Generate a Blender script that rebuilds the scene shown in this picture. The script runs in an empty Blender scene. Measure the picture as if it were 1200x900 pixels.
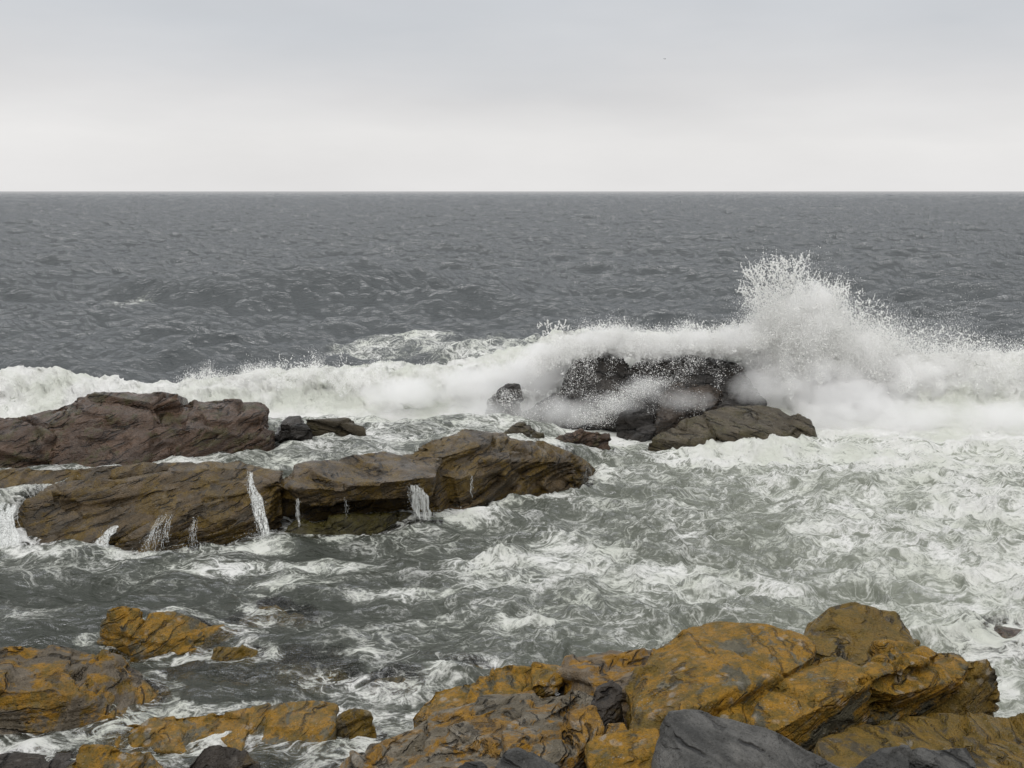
import bpy, bmesh, math, random
import numpy as np
from mathutils import Vector
rng = np.random.default_rng(7)
random.seed(7)
scene = bpy.context.scene
col = scene.collection
R = math.radians

# ------------------------------------------------------------------ camera
H = 6.0                    # eye height above the sea
F = 1290.0                 # focal length in pixels of a 1200 wide picture
PITCH = math.atan(226.0 / F)
cam_d = bpy.data.cameras.new('camera')
cam = bpy.data.objects.new('camera', cam_d)
col.objects.link(cam)
cam.location = (0, 0, H)
cam.rotation_euler = (math.pi / 2 - PITCH, 0, 0)
cam_d.sensor_width = 36
cam_d.lens = 36 * F / 1200
cam_d.clip_start = 0.1
cam_d.clip_end = 60000
scene.camera = cam

def P(px, py, t):
    """a point of the place from a measured direction; t > 5: its distance, else its height"""
    u = (px - 600) / F
    v = -(py - 450) / F
    d = Vector((u, math.cos(PITCH) + v * math.sin(PITCH), -math.sin(PITCH) + v * math.cos(PITCH)))
    k = t / d.y if t > 5 else (t - H) / d.z
    return (d.x * k, d.y * k, H + d.z * k)

# ------------------------------------------------------------------ noise
_T = rng.random((64, 64, 64)).astype(np.float32)
def vnoise(x, y, z):
    xi = np.floor(x).astype(np.int64); yi = np.floor(y).astype(np.int64); zi = np.floor(z).astype(np.int64)
    fx = (x - xi).astype(np.float32); fy = (y - yi).astype(np.float32); fz = (z - zi).astype(np.float32)
    fx = fx * fx * fx * (fx * (fx * 6 - 15) + 10); fy = fy * fy * fy * (fy * (fy * 6 - 15) + 10); fz = fz * fz * fz * (fz * (fz * 6 - 15) + 10)
    x0 = xi & 63; x1 = (xi + 1) & 63; y0 = yi & 63; y1 = (yi + 1) & 63; z0 = zi & 63; z1 = (zi + 1) & 63
    a = _T[x0, y0, z0] * (1 - fx) + _T[x1, y0, z0] * fx
    b = _T[x0, y1, z0] * (1 - fx) + _T[x1, y1, z0] * fx
    c = _T[x0, y0, z1] * (1 - fx) + _T[x1, y0, z1] * fx
    d = _T[x0, y1, z1] * (1 - fx) + _T[x1, y1, z1] * fx
    return ((a * (1 - fy) + b * fy) * (1 - fz) + (c * (1 - fy) + d * fy) * fz) * 2 - 1
def fbm(x, y, z, oct=4, gain=.5, seed=0.0):
    s = 0; a = 1.0; n = 0
    for k in range(oct):
        o = seed * 7.31 + k * 13.7
        s = s + a * vnoise(x + o, y + o * 1.3, z + o * .7); n += a
        a *= gain; x = x * 2.03; y = y * 2.03; z = z * 2.03
    return s / n
def sstep(a, b, x):
    t = np.clip((x - a) / (b - a), 0, 1)
    return t * t * (3 - 2 * t)

# ------------------------------------------------------------------ object helpers
def tag(o, label=None, cat=None, group=None, kind=None):
    if label: o['label'] = label
    if cat: o['category'] = cat
    if group: o['group'] = group
    if kind: o['kind'] = kind
    return o
def mesh_np(name, V, Fc, mat, smooth=True, attrs=None, parent=None):
    """V (n,3), Fc (m,3 or 4)"""
    me = bpy.data.meshes.new(name)
    n = len(V); m, k = Fc.shape
    me.vertices.add(n); me.vertices.foreach_set('co', np.ascontiguousarray(V, np.float32).ravel())
    me.loops.add(m * k); me.loops.foreach_set('vertex_index', np.ascontiguousarray(Fc, np.int32).ravel())
    me.polygons.add(m); me.polygons.foreach_set('loop_start', np.arange(0, m * k, k, dtype=np.int32))
    me.polygons.foreach_set('use_smooth', np.full(m, smooth))
    me.update(calc_edges=True)
    if attrs:
        for an, av in attrs.items():
            at = me.attributes.new(an, 'FLOAT', 'POINT'); at.data.foreach_set('value', av.astype(np.float32))
    if mat: me.materials.append(mat)
    o = bpy.data.objects.new(name, me); col.objects.link(o)
    if parent: o.parent = parent
    return o

# ------------------------------------------------------------------ node helpers
class NT:
    def __init__(s, name):
        s.m = bpy.data.materials.new(name); s.m.use_nodes = True; s.t = s.m.node_tree; s.t.nodes.clear()
    def n(s, kind, **kw):
        x = s.t.nodes.new('ShaderNode' + kind)
        for k, v in kw.items(): setattr(x, k, v)
        return x
    def put(s, sock, v):
        if hasattr(v, 'default_value') or isinstance(v, bpy.types.NodeSocket): s.t.links.new(v, sock)
        elif isinstance(v, (tuple, list)) and sock.type == 'RGBA': sock.default_value = (*v, 1) if len(v) == 3 else v
        else: sock.default_value = v
    def math(s, op, a, b=0.0, c=None, clamp=False):
        x = s.n('Math', operation=op, use_clamp=clamp); s.put(x.inputs[0], a); s.put(x.inputs[1], b)
        if c is not None: s.put(x.inputs[2], c)
        return x.outputs[0]
    def noise(s, vec, scale, detail=4, rough=.5, dist=0.0):
        x = s.n('TexNoise'); s.put(x.inputs['Vector'], vec); x.inputs['Scale'].default_value = scale
        x.inputs['Detail'].default_value = detail; x.inputs['Roughness'].default_value = rough; x.inputs['Distortion'].default_value = dist
        return x
    def voro(s, vec, scale, feature='F1', rand=1.0):
        x = s.n('TexVoronoi', feature=feature); s.put(x.inputs['Vector'], vec); x.inputs['Scale'].default_value = scale
        x.inputs['Randomness'].default_value = rand
        return x
    def remap(s, v, a, b, c=0.0, d=1.0, interp='SMOOTHSTEP'):
        x = s.n('MapRange', interpolation_type=interp)
        for k, q in enumerate((v, a, b, c, d)): s.put(x.inputs[k], q)
        return x.outputs[0]
    def mix(s, f, a, b):
        x = s.n('Mix', data_type='RGBA'); s.put(x.inputs[0], f); s.put(x.inputs[6], a); s.put(x.inputs[7], b)
        return x.outputs[2]
    def mul(s, vec, v):
        x = s.n('VectorMath', operation='MULTIPLY'); s.put(x.inputs[0], vec); x.inputs[1].default_value = v
        return x.outputs[0]
    def add(s, a, b):
        x = s.n('VectorMath', operation='ADD'); s.put(x.inputs[0], a); s.put(x.inputs[1], b)
        return x.outputs[0]
    def out(s, surf=None, vol=None):
        o = s.n('OutputMaterial')
        if surf: s.t.links.new(surf, o.inputs[0])
        if vol: s.t.links.new(vol, o.inputs[1])
        return s.m

# ------------------------------------------------------------------ rock material
def rock_mat(name, ca, cb, lich=None, lamt=0.0, rough=.45, pale=0.25, bed=(0, .2, 1), bedscale=9, lich2=None, bump=.6, joint=.75, wet=0.0):
    N = NT(name)
    geo = N.n('NewGeometry').outputs['Position']
    # bedding coordinate: compress along the bedding normal
    b = Vector(bed).normalized()
    dt = N.n('VectorMath', operation='DOT_PRODUCT'); N.put(dt.inputs[0], geo); dt.inputs[1].default_value = b
    comb = N.n('CombineXYZ'); N.put(comb.inputs[0], N.math('MULTIPLY', dt.outputs['Value'], 1.0))
    big = N.noise(geo, 1.1, 5, .6).outputs['Fac']
    mid = N.noise(geo, 5, 6, .65).outputs['Fac']
    fine = N.noise(geo, 38, 5, .7).outputs['Fac']
    warp = N.math('ADD', dt.outputs['Value'], N.math('MULTIPLY', big, .28))
    lay = N.noise(comb.outputs[0], 1, 1)
    c2 = N.n('CombineXYZ'); N.put(c2.inputs[0], N.math('MULTIPLY', warp, float(bedscale)))
    sx = N.n('SeparateXYZ'); N.put(sx.inputs[0], geo)
    N.put(c2.inputs[1], N.math('MULTIPLY', sx.outputs[0], .8)); N.put(c2.inputs[2], N.math('MULTIPLY', sx.outputs[1], .8))
    lay = N.noise(c2.outputs[0], 1.0, 6, .65).outputs['Fac']
    c = N.mix(N.remap(lay, .35, .65), ca, cb)
    c = N.mix(N.remap(mid, .4, .75, 0, .6), c, tuple(v * .55 for v in ca))
    vf = N.n('Attribute', attribute_name='up').outputs['Fac']
    if lich:
        l2 = lich2 or tuple(v * .55 for v in lich)
        pat = N.noise(geo, 2.3, 7, .68, .4).outputs['Fac']
        f = N.remap(N.math('ADD', pat, N.math('MULTIPLY', N.math('SUBTRACT', lay, .5), .5)), .62 - .3 * lamt, .70 - .3 * lamt, 0, .93)
        lc = N.mix(N.remap(N.noise(geo, 6.5, 6, .75).outputs['Fac'], .38, .62), lich, l2)
        lc = N.mix(N.remap(fine, .45, .7, 0, .55), lc, tuple(v * .5 for v in lich))
        c = N.mix(f, c, lc)
    if pale > 0:   # crusty pale lichen and barnacle spots
        vd = N.voro(N.add(geo, N.mul(N.noise(geo, 9, 3, .6).outputs['Color'], (.09, .09, .09))), 7.5)
        spot = N.math('MULTIPLY', N.remap(vd.outputs['Distance'], .42, .22), N.remap(N.noise(geo, 2.1, 3, .5).outputs['Fac'], .52, .66))
        vd2 = N.voro(N.add(geo, N.mul(N.noise(geo, 20, 3, .6).outputs['Color'], (.04, .04, .04))), 26)
        spot2 = N.math('MULTIPLY', N.remap(vd2.outputs['Distance'], .25, .12), N.remap(N.noise(geo, 3.1, 4, .6).outputs['Fac'], .46, .6))
        sp = N.math('MULTIPLY', N.math('MAXIMUM', spot, spot2), pale, clamp=True)
        c = N.mix(sp, c, (.33, .31, .275))
    # dark cracks and pits are hollows too
    vc = N.voro(N.add(c2.outputs[0], N.mul(N.noise(geo, 2.5, 4, .6).outputs['Color'], (1.6, 1.6, 1.6))), .55, 'DISTANCE_TO_EDGE').outputs['Distance']
    crack = N.math('MULTIPLY', N.remap(vc, .0, .05, 1, 0), N.remap(N.noise(geo, 1.7, 3, .5).outputs['Fac'], .5, .62))
    c = N.mix(N.math('MULTIPLY', crack, .6), c, tuple(v * .25 for v in ca))
    # open bedding joints
    jn = None
    for fq, wd in ((bedscale * .42, .055), (bedscale * 1.15, .09)):
        ph = N.math('FRACT', N.math('ADD', N.math('MULTIPLY', warp, float(fq)), N.math('MULTIPLY', N.noise(geo, .8, 3, .5).outputs['Fac'], 1.3)))
        ln = N.math('MULTIPLY', N.remap(N.math('ABSOLUTE', N.math('SUBTRACT', ph, .5)), 0.0, wd, 1, 0), N.remap(N.noise(N.mul(geo, (.8, .8, 3)), 1.6 + fq * .12, 3, .55).outputs['Fac'], .47, .6))
        jn = ln if jn is None else N.math('MAXIMUM', jn, ln)
    c = N.mix(N.math('MULTIPLY', jn, joint), c, tuple(v * .2 for v in ca))
    hgt = N.math('ADD', N.math('MULTIPLY', jn, -1.2 * joint), N.math('MULTIPLY', lay, .9))
    hgt = N.math('ADD', hgt, N.math('MULTIPLY', mid, .5))
    hgt = N.math('ADD', hgt, N.math('MULTIPLY', fine, .22))
    hgt = N.math('SUBTRACT', hgt, N.math('MULTIPLY', crack, .6))
    micro = N.noise(geo, 95, 4, .7).outputs['Fac']
    pit = N.remap(N.voro(geo, 30).outputs['Distance'], .1, .5)
    hgt = N.math('ADD', hgt, N.math('ADD', N.math('MULTIPLY', micro, .07), N.math('MULTIPLY', pit, .10)))
    bp = N.n('Bump'); bp.inputs['Strength'].default_value = 1.0; bp.inputs['Distance'].default_value = bump * .17
    N.put(bp.inputs['Height'], hgt)
    c = N.mix(N.remap(N.math('ADD', N.math('MULTIPLY', fine, .6), N.math('MULTIPLY', micro, .4)), .50, .36, 0, .62), c, tuple(v * .22 for v in ca))
    c = N.mix(N.remap(big, .52, .72, 0, .28), c, tuple(v * .45 for v in ca))
    pr = N.n('BsdfPrincipled'); N.put(pr.inputs['Base Color'], c)
    wz = N.remap(N.math('ADD', sx.outputs[2], N.math('MULTIPLY', big, .5)), .45, .8, -.22, 0)
    N.put(pr.inputs['Roughness'], N.math('ADD', wz, N.remap(mid, .3, .7, rough - .14, rough + .18))); pr.inputs['Specular IOR Level'].default_value = .3
    N.put(pr.inputs['Normal'], bp.outputs[0])
    # a film of water: always on the surf rocks, only low down on the dry-topped ones
    cb_ = N.n('Bump'); cb_.inputs['Strength'].default_value = 1.0; cb_.inputs['Distance'].default_value = .035; N.put(cb_.inputs['Height'], N.math('ADD', lay, N.math('MULTIPLY', mid, .8)))
    film = N.remap(N.noise(geo, 1.9, 5, .6).outputs['Fac'], .40, .60, .25, 1.0)
    low = N.remap(N.math('ADD', sx.outputs[2], N.math('MULTIPLY', big, .5)), .40, .62, .75, 0)
    N.put(pr.inputs['Coat Weight'], N.math('MULTIPLY', N.math('MULTIPLY', N.math('MAXIMUM', low, wet), film), .55)); pr.inputs['Coat Roughness'].default_value = .14
    pr.inputs['Coat IOR'].default_value = 1.33; N.put(pr.inputs['Coat Normal'], cb_.outputs[0])
    return N.out(pr.outputs[0])

BED1 = (-.26, -.22, 1)      # shelf beds
BED2 = (-.55, -.15, 1)      # foreground beds dip to the left
OCH = (.32, .160, .003)
OLV = (.12, .080, .008)
M = {
 'red':    rock_mat('wet_red_brown_rock', (.046, .026, .015), (.125, .076, .048), (.075, .06, .022), .35, .24, .10, BED1, 7, wet=.9),
 'shelf':  rock_mat('wet_brown_shelf_rock', (.042, .029, .012), (.125, .084, .040), (.13, .080, .010), .48, .28, .12, BED1, 8, wet=.9),
 'moss':   rock_mat('mossy_ledge_rock', (.04, .03, .012), (.06, .045, .02), (.06, .05, .007), 1.0, .45, .05, BED1, 7, wet=.8),
 'dark':   rock_mat('dark_wet_rock', (.022, .020, .018), (.052, .045, .039), None, 0, .22, .0, (.1, -.2, 1), 6, wet=1.0),
 'brown':  rock_mat('wet_dark_brown_rock', (.030, .023, .017), (.075, .055, .040), None, 0, .25, .0, (.1, -.2, 1), 6, wet=1.0),
 'slab':   rock_mat('grey_brown_slab_rock', (.050, .040, .024), (.115, .094, .060), (.075, .062, .026), .4, .35, .05, (.35, .1, 1), 5),
 'ochre':  rock_mat('ochre_crusted_rock', (.075, .066, .038), (.165, .145, .095), OCH, .78, .55, .62, BED2, 8, OLV, joint=.35),
 'ochre2': rock_mat('ochre_and_grey_rock', (.12, .102, .070), (.23, .20, .152), OCH, .48, .55, .45, BED2, 9, (.15, .085, .02)),
 'pink':   rock_mat('pinkish_ochre_rock', (.10, .080, .052), (.17, .138, .098), OCH, .50, .45, .15, (.1, -.5, 1), 6, OLV),
 'pale':   rock_mat('pale_tan_rock', (.13, .095, .058), (.19, .145, .092), OCH, .45, .55, .25, BED2, 5),
 'olive':  rock_mat('olive_brown_rock', (.060, .048, .026), (.115, .088, .05), (.19, .112, .010), .85, .45, .45, BED2, 8, OLV, joint=.35),
 'granite': rock_mat('grey_granite', (.030, .030, .028), (.125, .122, .114), None, 0, .55, .12, (.6, .3, 1), 4, bump=.45),
 'purple': rock_mat('dark_purple_brown_rock', (.036, .029, .023), (.06, .05, .04), (.09, .06, .02), .2, .4, .15, BED2, 6),
}

# ------------------------------------------------------------------ rock geometry
HG_X0, HG_Y0, HG_S = -22.0, 4.0, 0.05        # height grid used for water depth
HG = np.full((900, 640), -9.0, np.float32)
def rock(name, label, cat, blocks, mat, vox=.04, back=.5, amp=.07, bed=BED1, step=.05, crk=.06, cells=14, soft=3, seed=None, base=-.9, group=None):
    global rng
    seed = seed if seed is not None else (hash_label(label))
    lr = np.random.default_rng(seed)
    bm = bmesh.new()
    allp = []
    for blk in blocks:
        und, bas = 0.0, base
        if isinstance(blk, dict): und, bas, blk = blk.get('under', 0.0), blk.get('base', base), blk['p']
        pts = [Vector(P(*q)) for q in blk]
        cx = sum((p for p in pts), Vector()) / len(pts)
        top = sorted(pts, key=lambda p: -p.z)[:max(3, len(pts) // 2)]
        pts2 = list(pts)
        for p in top: pts2.append(Vector((cx.x + (p.x - cx.x) * .9, p.y + back, p.z - .27 * back - .05)))
        for p in list(pts2):
            pts2.append(Vector((cx.x + (p.x - cx.x) * (1.03 if not und else .92), p.y + und, min(bas, p.z - .12))))
        vs = [bm.verts.new(p) for p in pts2]
        r = bmesh.ops.convex_hull(bm, input=vs)
        dead = [g for g in r['geom_interior'] + r['geom_unused'] if isinstance(g, bmesh.types.BMVert)]
        for g in set(dead):
            if g.is_valid: bm.verts.remove(g)
        allp += pts2
    me = bpy.data.meshes.new('tmp'); bm.to_mesh(me); bm.free()
    o = bpy.data.objects.new('tmp', me); col.objects.link(o)
    md = o.modifiers.new('r', 'REMESH'); md.mode = 'VOXEL'; md.voxel_size = vox
    sm = o.modifiers.new('s', 'SMOOTH'); sm.factor = .5; sm.iterations = soft
    dg = bpy.context.evaluated_depsgraph_get()
    ev = o.evaluated_get(dg); m2 = bpy.data.meshes.new_from_object(ev)
    bpy.data.objects.remove(o); bpy.data.meshes.remove(me)
    n = len(m2.vertices); V = np.empty(n * 3, np.float32); m2.vertices.foreach_get('co', V); V = V.reshape(-1, 3)
    Nn = np.empty(n * 3, np.float32); m2.vertices.foreach_get('normal', Nn); Nn = Nn.reshape(-1, 3)
    size = float(np.percentile(np.ptp(V, axis=0), 60))
    b = np.array(bed, float); b /= np.linalg.norm(b)
    x, y, z = V.T
    # broad swelling
    d = amp * .7 * fbm(x / .9, y / .9, z / .9, 4, .5, seed % 97)
    d += amp * .35 * fbm(x * 4, y * 4, z * 4, 4, .6, seed % 89)
    # bedding ledges
    s = V @ b + .10 * fbm(x * .8, y * .8, z * .8, 3, .5, 3 + seed % 50)
    for T, a in ((.31, 1.0), (.12, .4)):
        ph = s / T + 2.0 * vnoise(x * .35, y * .35, z * 3 + seed % 13)
        fr = ph - np.floor(ph)
        saw = np.where(fr < .9, fr / .9, (1 - fr) / .1)
        msk = sstep(-.25, .35, fbm(x * 1.1, y * 1.1, z * 2.5, 2, .5, 11 + T * 100))
        d += step * a * (1.35 * (saw - .7) - .5 * np.exp(-((fr - .97) / .05) ** 2)) * msk
    # fracture cells
    lo, hi = V.min(0), V.max(0)
    S = lr.uniform(lo, hi, (cells, 3))
    W = V + .16 * size * .35 * np.stack([fbm(x * 1.3, y * 1.3, z * 1.3, 3, .5, 21), fbm(x * 1.3, y * 1.3, z * 1.3, 3, .5, 22), fbm(x * 1.3, y * 1.3, z * 1.3, 3, .5, 23)], 1)
    ax = np.array([1, .9, 1.9])
    D = np.linalg.norm((W[:, None, :] - S[None]) * ax, axis=2)
    idx = np.argpartition(D, 1, axis=1)[:, :2]
    d12 = np.take_along_axis(D, idx, 1)
    f1 = d12.min(1); f2 = d12.max(1); near = np.where(d12[:, 0] <= d12[:, 1], idx[:, 0], idx[:, 1])
    off = lr.uniform(-1, .6, cells) * crk * .65
    edge = f2 - f1
    cm = sstep(-.15, .25, fbm(x * 1.4, y * 1.4, z * 1.4, 2, .5, 77))
    d += off[near] * sstep(0, .05, edge) - crk * 1.5 * cm * (1 - sstep(0, .03 + vox, edge))
    # planar facets: every fracture block keeps its own slightly tilted face; then a finer set of chips
    tl = lr.normal(0, .12, (cells, 3)); rel = V - S[near]
    d += np.clip(np.einsum('ij,ij->i', rel, tl[near]), -.08, .08) * min(1, crk / .06) * sstep(0, .05, edge)
    nc = int(np.clip(cells * 7, 40, 130)); S2 = lr.uniform(lo, hi, (nc, 3)); f1 = np.full(len(V), 9e9); nn = np.zeros(len(V), int); f2 = f1.copy()
    W2 = V + .05 * np.stack([fbm(x * 4, y * 4, z * 4, 2, .5, 31), fbm(x * 4, y * 4, z * 4, 2, .5, 32), fbm(x * 4, y * 4, z * 4, 2, .5, 33)], 1)
    for q in range(nc):
        dd = np.linalg.norm((W2 - S2[q]) * ax, axis=1); m = dd < f1
        f2 = np.where(m, f1, np.minimum(f2, dd)); nn = np.where(m, q, nn); f1 = np.where(m, dd, f1)
    e2 = f2 - f1; o2 = lr.uniform(-1, .6, nc) * crk * .45; t2 = lr.normal(0, .14, (nc, 3))
    fm = sstep(-.3, .2, fbm(x * 1.1, y * 1.1, z * 1.1, 2, .5, 55 + seed % 9))
    d += fm * (o2[nn] * sstep(0, .03, e2) + np.clip(np.einsum('ij,ij->i', V - S2[nn], t2[nn]), -.035, .035) * min(1, crk / .05) - crk * .5 * (1 - sstep(0, .02 + vox * .7, e2)))
    rg = 1 - np.abs(fbm(x * 6, y * 6, z * 6 , 4, .6, 91)) * 2
    d += amp * .16 * (rg - .6)
    d -= np.percentile(d, 70)
    V = V + Nn * d[:, None]
    V[:, 2] = np.minimum(V[:, 2], hi[2] + .12)
    m2.vertices.foreach_set('co', V.astype(np.float32).ravel()); m2.update()
    m2.polygons.foreach_set('use_smooth', np.full(len(m2.polygons), True))
    m2.materials.clear(); m2.materials.append(M[mat]); m2.name = name
    ob = bpy.data.objects.new(name, m2); col.objects.link(ob)
    # origin at the foot of the rock
    c = Vector(((lo[0] + hi[0]) / 2, (lo[1] + hi[1]) / 2, 0))
    from mathutils import Matrix
    m2.transform(Matrix.Translation(-c)); ob.location = c
    tag(ob, label, cat, group)
    # height grid
    ix = ((V[:, 0] - HG_X0) / HG_S).astype(int); iy = ((V[:, 1] - HG_Y0) / HG_S).astype(int)
    ok = (ix >= 0) & (ix < 900) & (iy >= 0) & (iy < 640)
    np.maximum.at(HG, (ix[ok], iy[ok]), V[ok, 2])
    return ob
def hash_label(s):
    h = 17
    for ch in s: h = (h * 131 + ord(ch)) % 1000003
    return h

# back left, beyond the tidal channel
rock('boulder', 'rounded reddish boulder cut by the left edge beyond the brown shelf', 'boulder',
  [[(-70,505,21.2),(-5,485,21.6),(38,492,21.5),(60,515,21.0),(58,549,.7),(0,552,.7),(-70,552,.7)]], 'red', .035, .8, .08, step=.02, soft=6)
rock('rock', 'big dark red-brown hump of rock in front of the surf, right of the left-edge boulder', 'rock',
  [[(22,487,21.9),(85,464,22.3),(120,461,22.4),(170,464,22.3),(190,490,21.6),(205,530,20.9),(150,550,.7),(60,552,.7),(60,495,21.3)],
   [(120,466,22.3),(150,461,22.5),(208,462,22.4),(210,467,22.3),(170,478,21.9)]], 'red', .03, .8, .06, step=.06, crk=.04, cells=8, soft=2)
rock('rock', 'long flat-topped brown rock pointing right into the surf', 'rock',
  [[(165,480,22.3),(235,471,22.6),(305,474,22.3),(312,484,22.0),(306,505,21.7),(240,515,21.3),(180,520,21.0)],
   [(160,500,21.5),(215,500,21.3),(322,503,21.9),(318,515,21.6),(300,528,.75),(180,544,.75),(150,546,.75)]], 'red', .03, .7, .05, step=.08, crk=.035, cells=8, soft=1)
rock('stone', 'small knobbly dark stone beside the tip of the flat-topped brown rock', 'rock',
  [[(326,496,22.3),(338,486,22.6),(352,487,22.6),(356,500,22.3),(350,512,.75),(328,508,.75)],[(340,497,22.1),(355,494,22.2),(366,503,22.1),(362,514,.72),(342,514,.72)]], 'dark', .025, .3, .04, step=.02, soft=3)
rock('stone', 'low flat dark stone running into the surf right of the knobbly stone', 'rock',
  [[(356,490,23.1),(405,489,23.3),(428,499,23.0),(405,506,.8),(362,506,.8)]], 'slab', .03, .4, .03, step=.03, soft=2)

# the shelf with the small waterfalls
rock('rock', 'thin brown slab at the left edge between the red boulder and the shelf', 'rock',
  [[(-80,560,.9),(0,549,1.02),(110,546,1.02),(240,545,.98),(120,560,.86),(0,578,.62),(-80,590,.6)]], 'shelf', .035, .3, .03, step=.03, soft=2)
rock('rock', 'broad layered brown shelf rock left of the tallest little waterfall', 'rock',
  [[(28,588,.62),(60,570,.8),(100,560,.95),(280,541,1.06),(335,548,1.05),(330,562,.95),(285,566,.88),(190,598,.55),(110,634,.2),(60,655,-.05),(28,655,-.05),(14,612,.2)],
   [(118,654,-.05),(150,628,.3),(210,594,.62),(290,562,.88),(325,572,.80),(328,600,.35),(322,628,0),(300,640,-.05),(180,655,-.05)],
   [(60,575,.85),(180,556,1.0),(290,545,1.08),(200,572,.85),(100,592,.65)]], 'shelf', .026, .3, .03, step=.13, crk=.035, cells=12, soft=1)
rock('rock', 'dark overhanging middle block of the shelf with two waterfalls running down it', 'rock',
  [[(318,590,19.85),(340,566,19.88),(420,562,19.9),(512,562,20.05),(450,545,20.6),(540,545,20.6),(515,598,19.9),(430,604,19.8),(335,608,19.72)],
   {'base': .55, 'under': .12, 'p': [(313,566,.85),(345,548,1.0),(450,530,1.12),(520,535,1.08),(512,558,.98),(440,566,.93),(345,574,.88)]}], 'shelf', .026, .4, .035, step=.08, crk=.035, cells=8, soft=1)
rock('rock', 'layered right end of the shelf tapering into the foaming bay', 'rock',
  [[(440,540,.95),(500,522,1.08),(560,506,1.16),(590,512,1.1),(640,517,.92),(672,531,.68),(683,545,.42),(640,552,.42),(540,560,.68),(520,600,0),(560,592,-.03),(640,574,-.03),(700,553,-.03)],
   [(490,520,1.18),(545,504,1.26),(578,508,1.2),(575,520,1.08),(520,535,1.0),(480,536,1.0)],
   [(560,540,.9),(620,520,.95),(668,531,.76),(676,541,.62),(630,545,.62)]], 'shelf', .026, .4, .03, step=.13, crk=.03, cells=8, soft=1)
rock('rock', 'low olive mossy ledge at the foot of the dark middle block', 'rock',
  [[(322,634,-.02),(345,615,.20),(400,607,.30),(470,603,.2),(510,600,.05),(440,628,-.04),(350,642,-.05)]], 'moss', .03, .3, .04, step=.02, soft=4)
rock('stone', 'flat wet stone awash behind the right end of the shelf', 'rock',
  [[(585,507,.85),(610,500,.95),(640,504,.9),(622,512,.8)]], 'slab', .03, .2, .03, step=.02)
rock('stone', 'reddish flat stone awash between the shelf and the surf rocks', 'rock',
  [[(650,514,.55),(680,505,.7),(715,507,.62),(714,517,.45),(672,520,.45)]], 'red', .03, .2, .03, step=.02)

# rocks in the surf
rock('rock', 'lone small black rock standing in the surf left of the rest', 'rock',
  [[(568,480,27.5),(580,456,27.8),(595,447,28),(608,450,28),(613,492,.3),(565,492,.3)]], 'dark', .04, .6, .08, step=.05)
rock('rock', 'largest black rock on the left under the breaking veil of spray', 'rock',
  [[(655,460,28.5),(670,425,28.8),(700,412,29),(728,415,29),(745,430,28.6),(750,470,28.0),(740,495,.3),(655,492,.3)]], 'dark', .05, .8, .12, step=.06)
rock('rock', 'wide black rock on the right under the breaking veil of spray', 'rock',
  [[(738,430,28.8),(762,409,29.2),(830,414,29.2),(868,425,29.1),(884,445,28.7),(886,478,.6),(740,490,.4)]], 'dark', .05, .8, .12, step=.06)
rock('rock', 'low black rock half hidden by falling spray right of the lone small one', 'rock',
  [[(612,482,27.2),(640,461,27.6),(690,459,27.6),(722,474,27.3),(716,498,.2),(614,497,.2)]], 'dark', .05, .5, .08, step=.05)
rock('rock', 'brown angular rock in front of the wide black one, wet and shining', 'rock',
  [[(770,472,27.2),(792,451,27.6),(832,448,27.7),(850,455,27.6),(842,474,27.2),(806,492,.4),(768,497,.4)]], 'brown', .04, .5, .06, step=.05)
rock('rock', 'dark ledge right of the brown angular rock, above the grey slab', 'rock',
  [[(845,470,27.4),(870,460,27.8),(895,466,27.6),(900,484,.4),(850,486,.4)]], 'dark', .04, .5, .07, step=.05)
rock('stone', 'small dark rounded stone at the left foot of the brown angular rock', 'rock',
  [[(720,490,26.2),(732,478,26.5),(755,475,26.6),(770,483,26.3),(768,502,.3),(722,502,.3)]], 'dark', .035, .4, .05, step=.02, soft=5)
rock('rock', 'smooth grey-brown cracked slab tilting to the left beside the tall splash', 'rock',
  [[(757,518,.25),(800,492,25.8),(855,476,26.3),(915,475,26.3),(942,488,26.0),(953,508,.35),(912,525,.2),(830,521,.2),(893,505,24.8)]], 'slab', .035, .5, .05, bed=(.35,.1,1), step=.03, crk=.07, cells=9, soft=3)

# near left, awash
rock('rock', 'ochre rock with a dark cleft standing alone in the near left water', 'rock',
  [[(116,735,.26),(124,714,.52),(145,710,.55),(165,713,.48),(160,760,.1),(150,770,-.05),(118,750,.05)],
   [(140,728,.40),(200,716,.38),(235,722,.28),(278,739,.12),(275,750,.05),(230,766,-.03),(150,768,.0),(150,745,.28)]], 'ochre', .022, .2, .05, bed=(-.1,-.3,1), step=.06, crk=.05, cells=9)
rock('stone', 'small brown stone touching the right end of the ochre rock with the cleft', 'rock',
  [[(242,774,-.02),(250,760,.14),(285,755,.18),(303,762,.10),(300,782,-.05),(260,787,-.05)]], 'olive', .02, .15, .04, step=.02, soft=5)
rock('rock', 'large low pinkish and ochre rock cut by the left edge', 'rock',
  [[(-80,772,.55),(0,758,.56),(80,757,.5),(140,775,.36),(192,815,-.02),(150,848,-.05),(60,866,-.08),(-80,870,-.05),(-80,810,.5),(60,805,.42)]], 'pink', .025, .2, .06, bed=(.1,-.5,1), step=.05, crk=.04, cells=9, soft=5)
rock('rock', 'long half-sunken ochre slab in the lower left water', 'rock',
  [[(85,860,-.04),(180,838,.08),(300,827,.24),(350,822,.28),(394,827,.26),(390,852,.2),(372,882,.0),(280,884,.0),(150,880,-.06)]], 'ochre', .022, .15, .03, step=.04, crk=.03, cells=5, soft=3)
rock('stone', 'ribbed olive stone just right of the half-sunken slab', 'rock',
  [[(385,868,0),(396,838,.28),(415,829,.34),(438,838,.26),(442,864,0),(400,878,-.05)]], 'olive', .018, .15, .04, bed=(-.8,-.2,.6), step=.06, crk=.03, soft=2)
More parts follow.
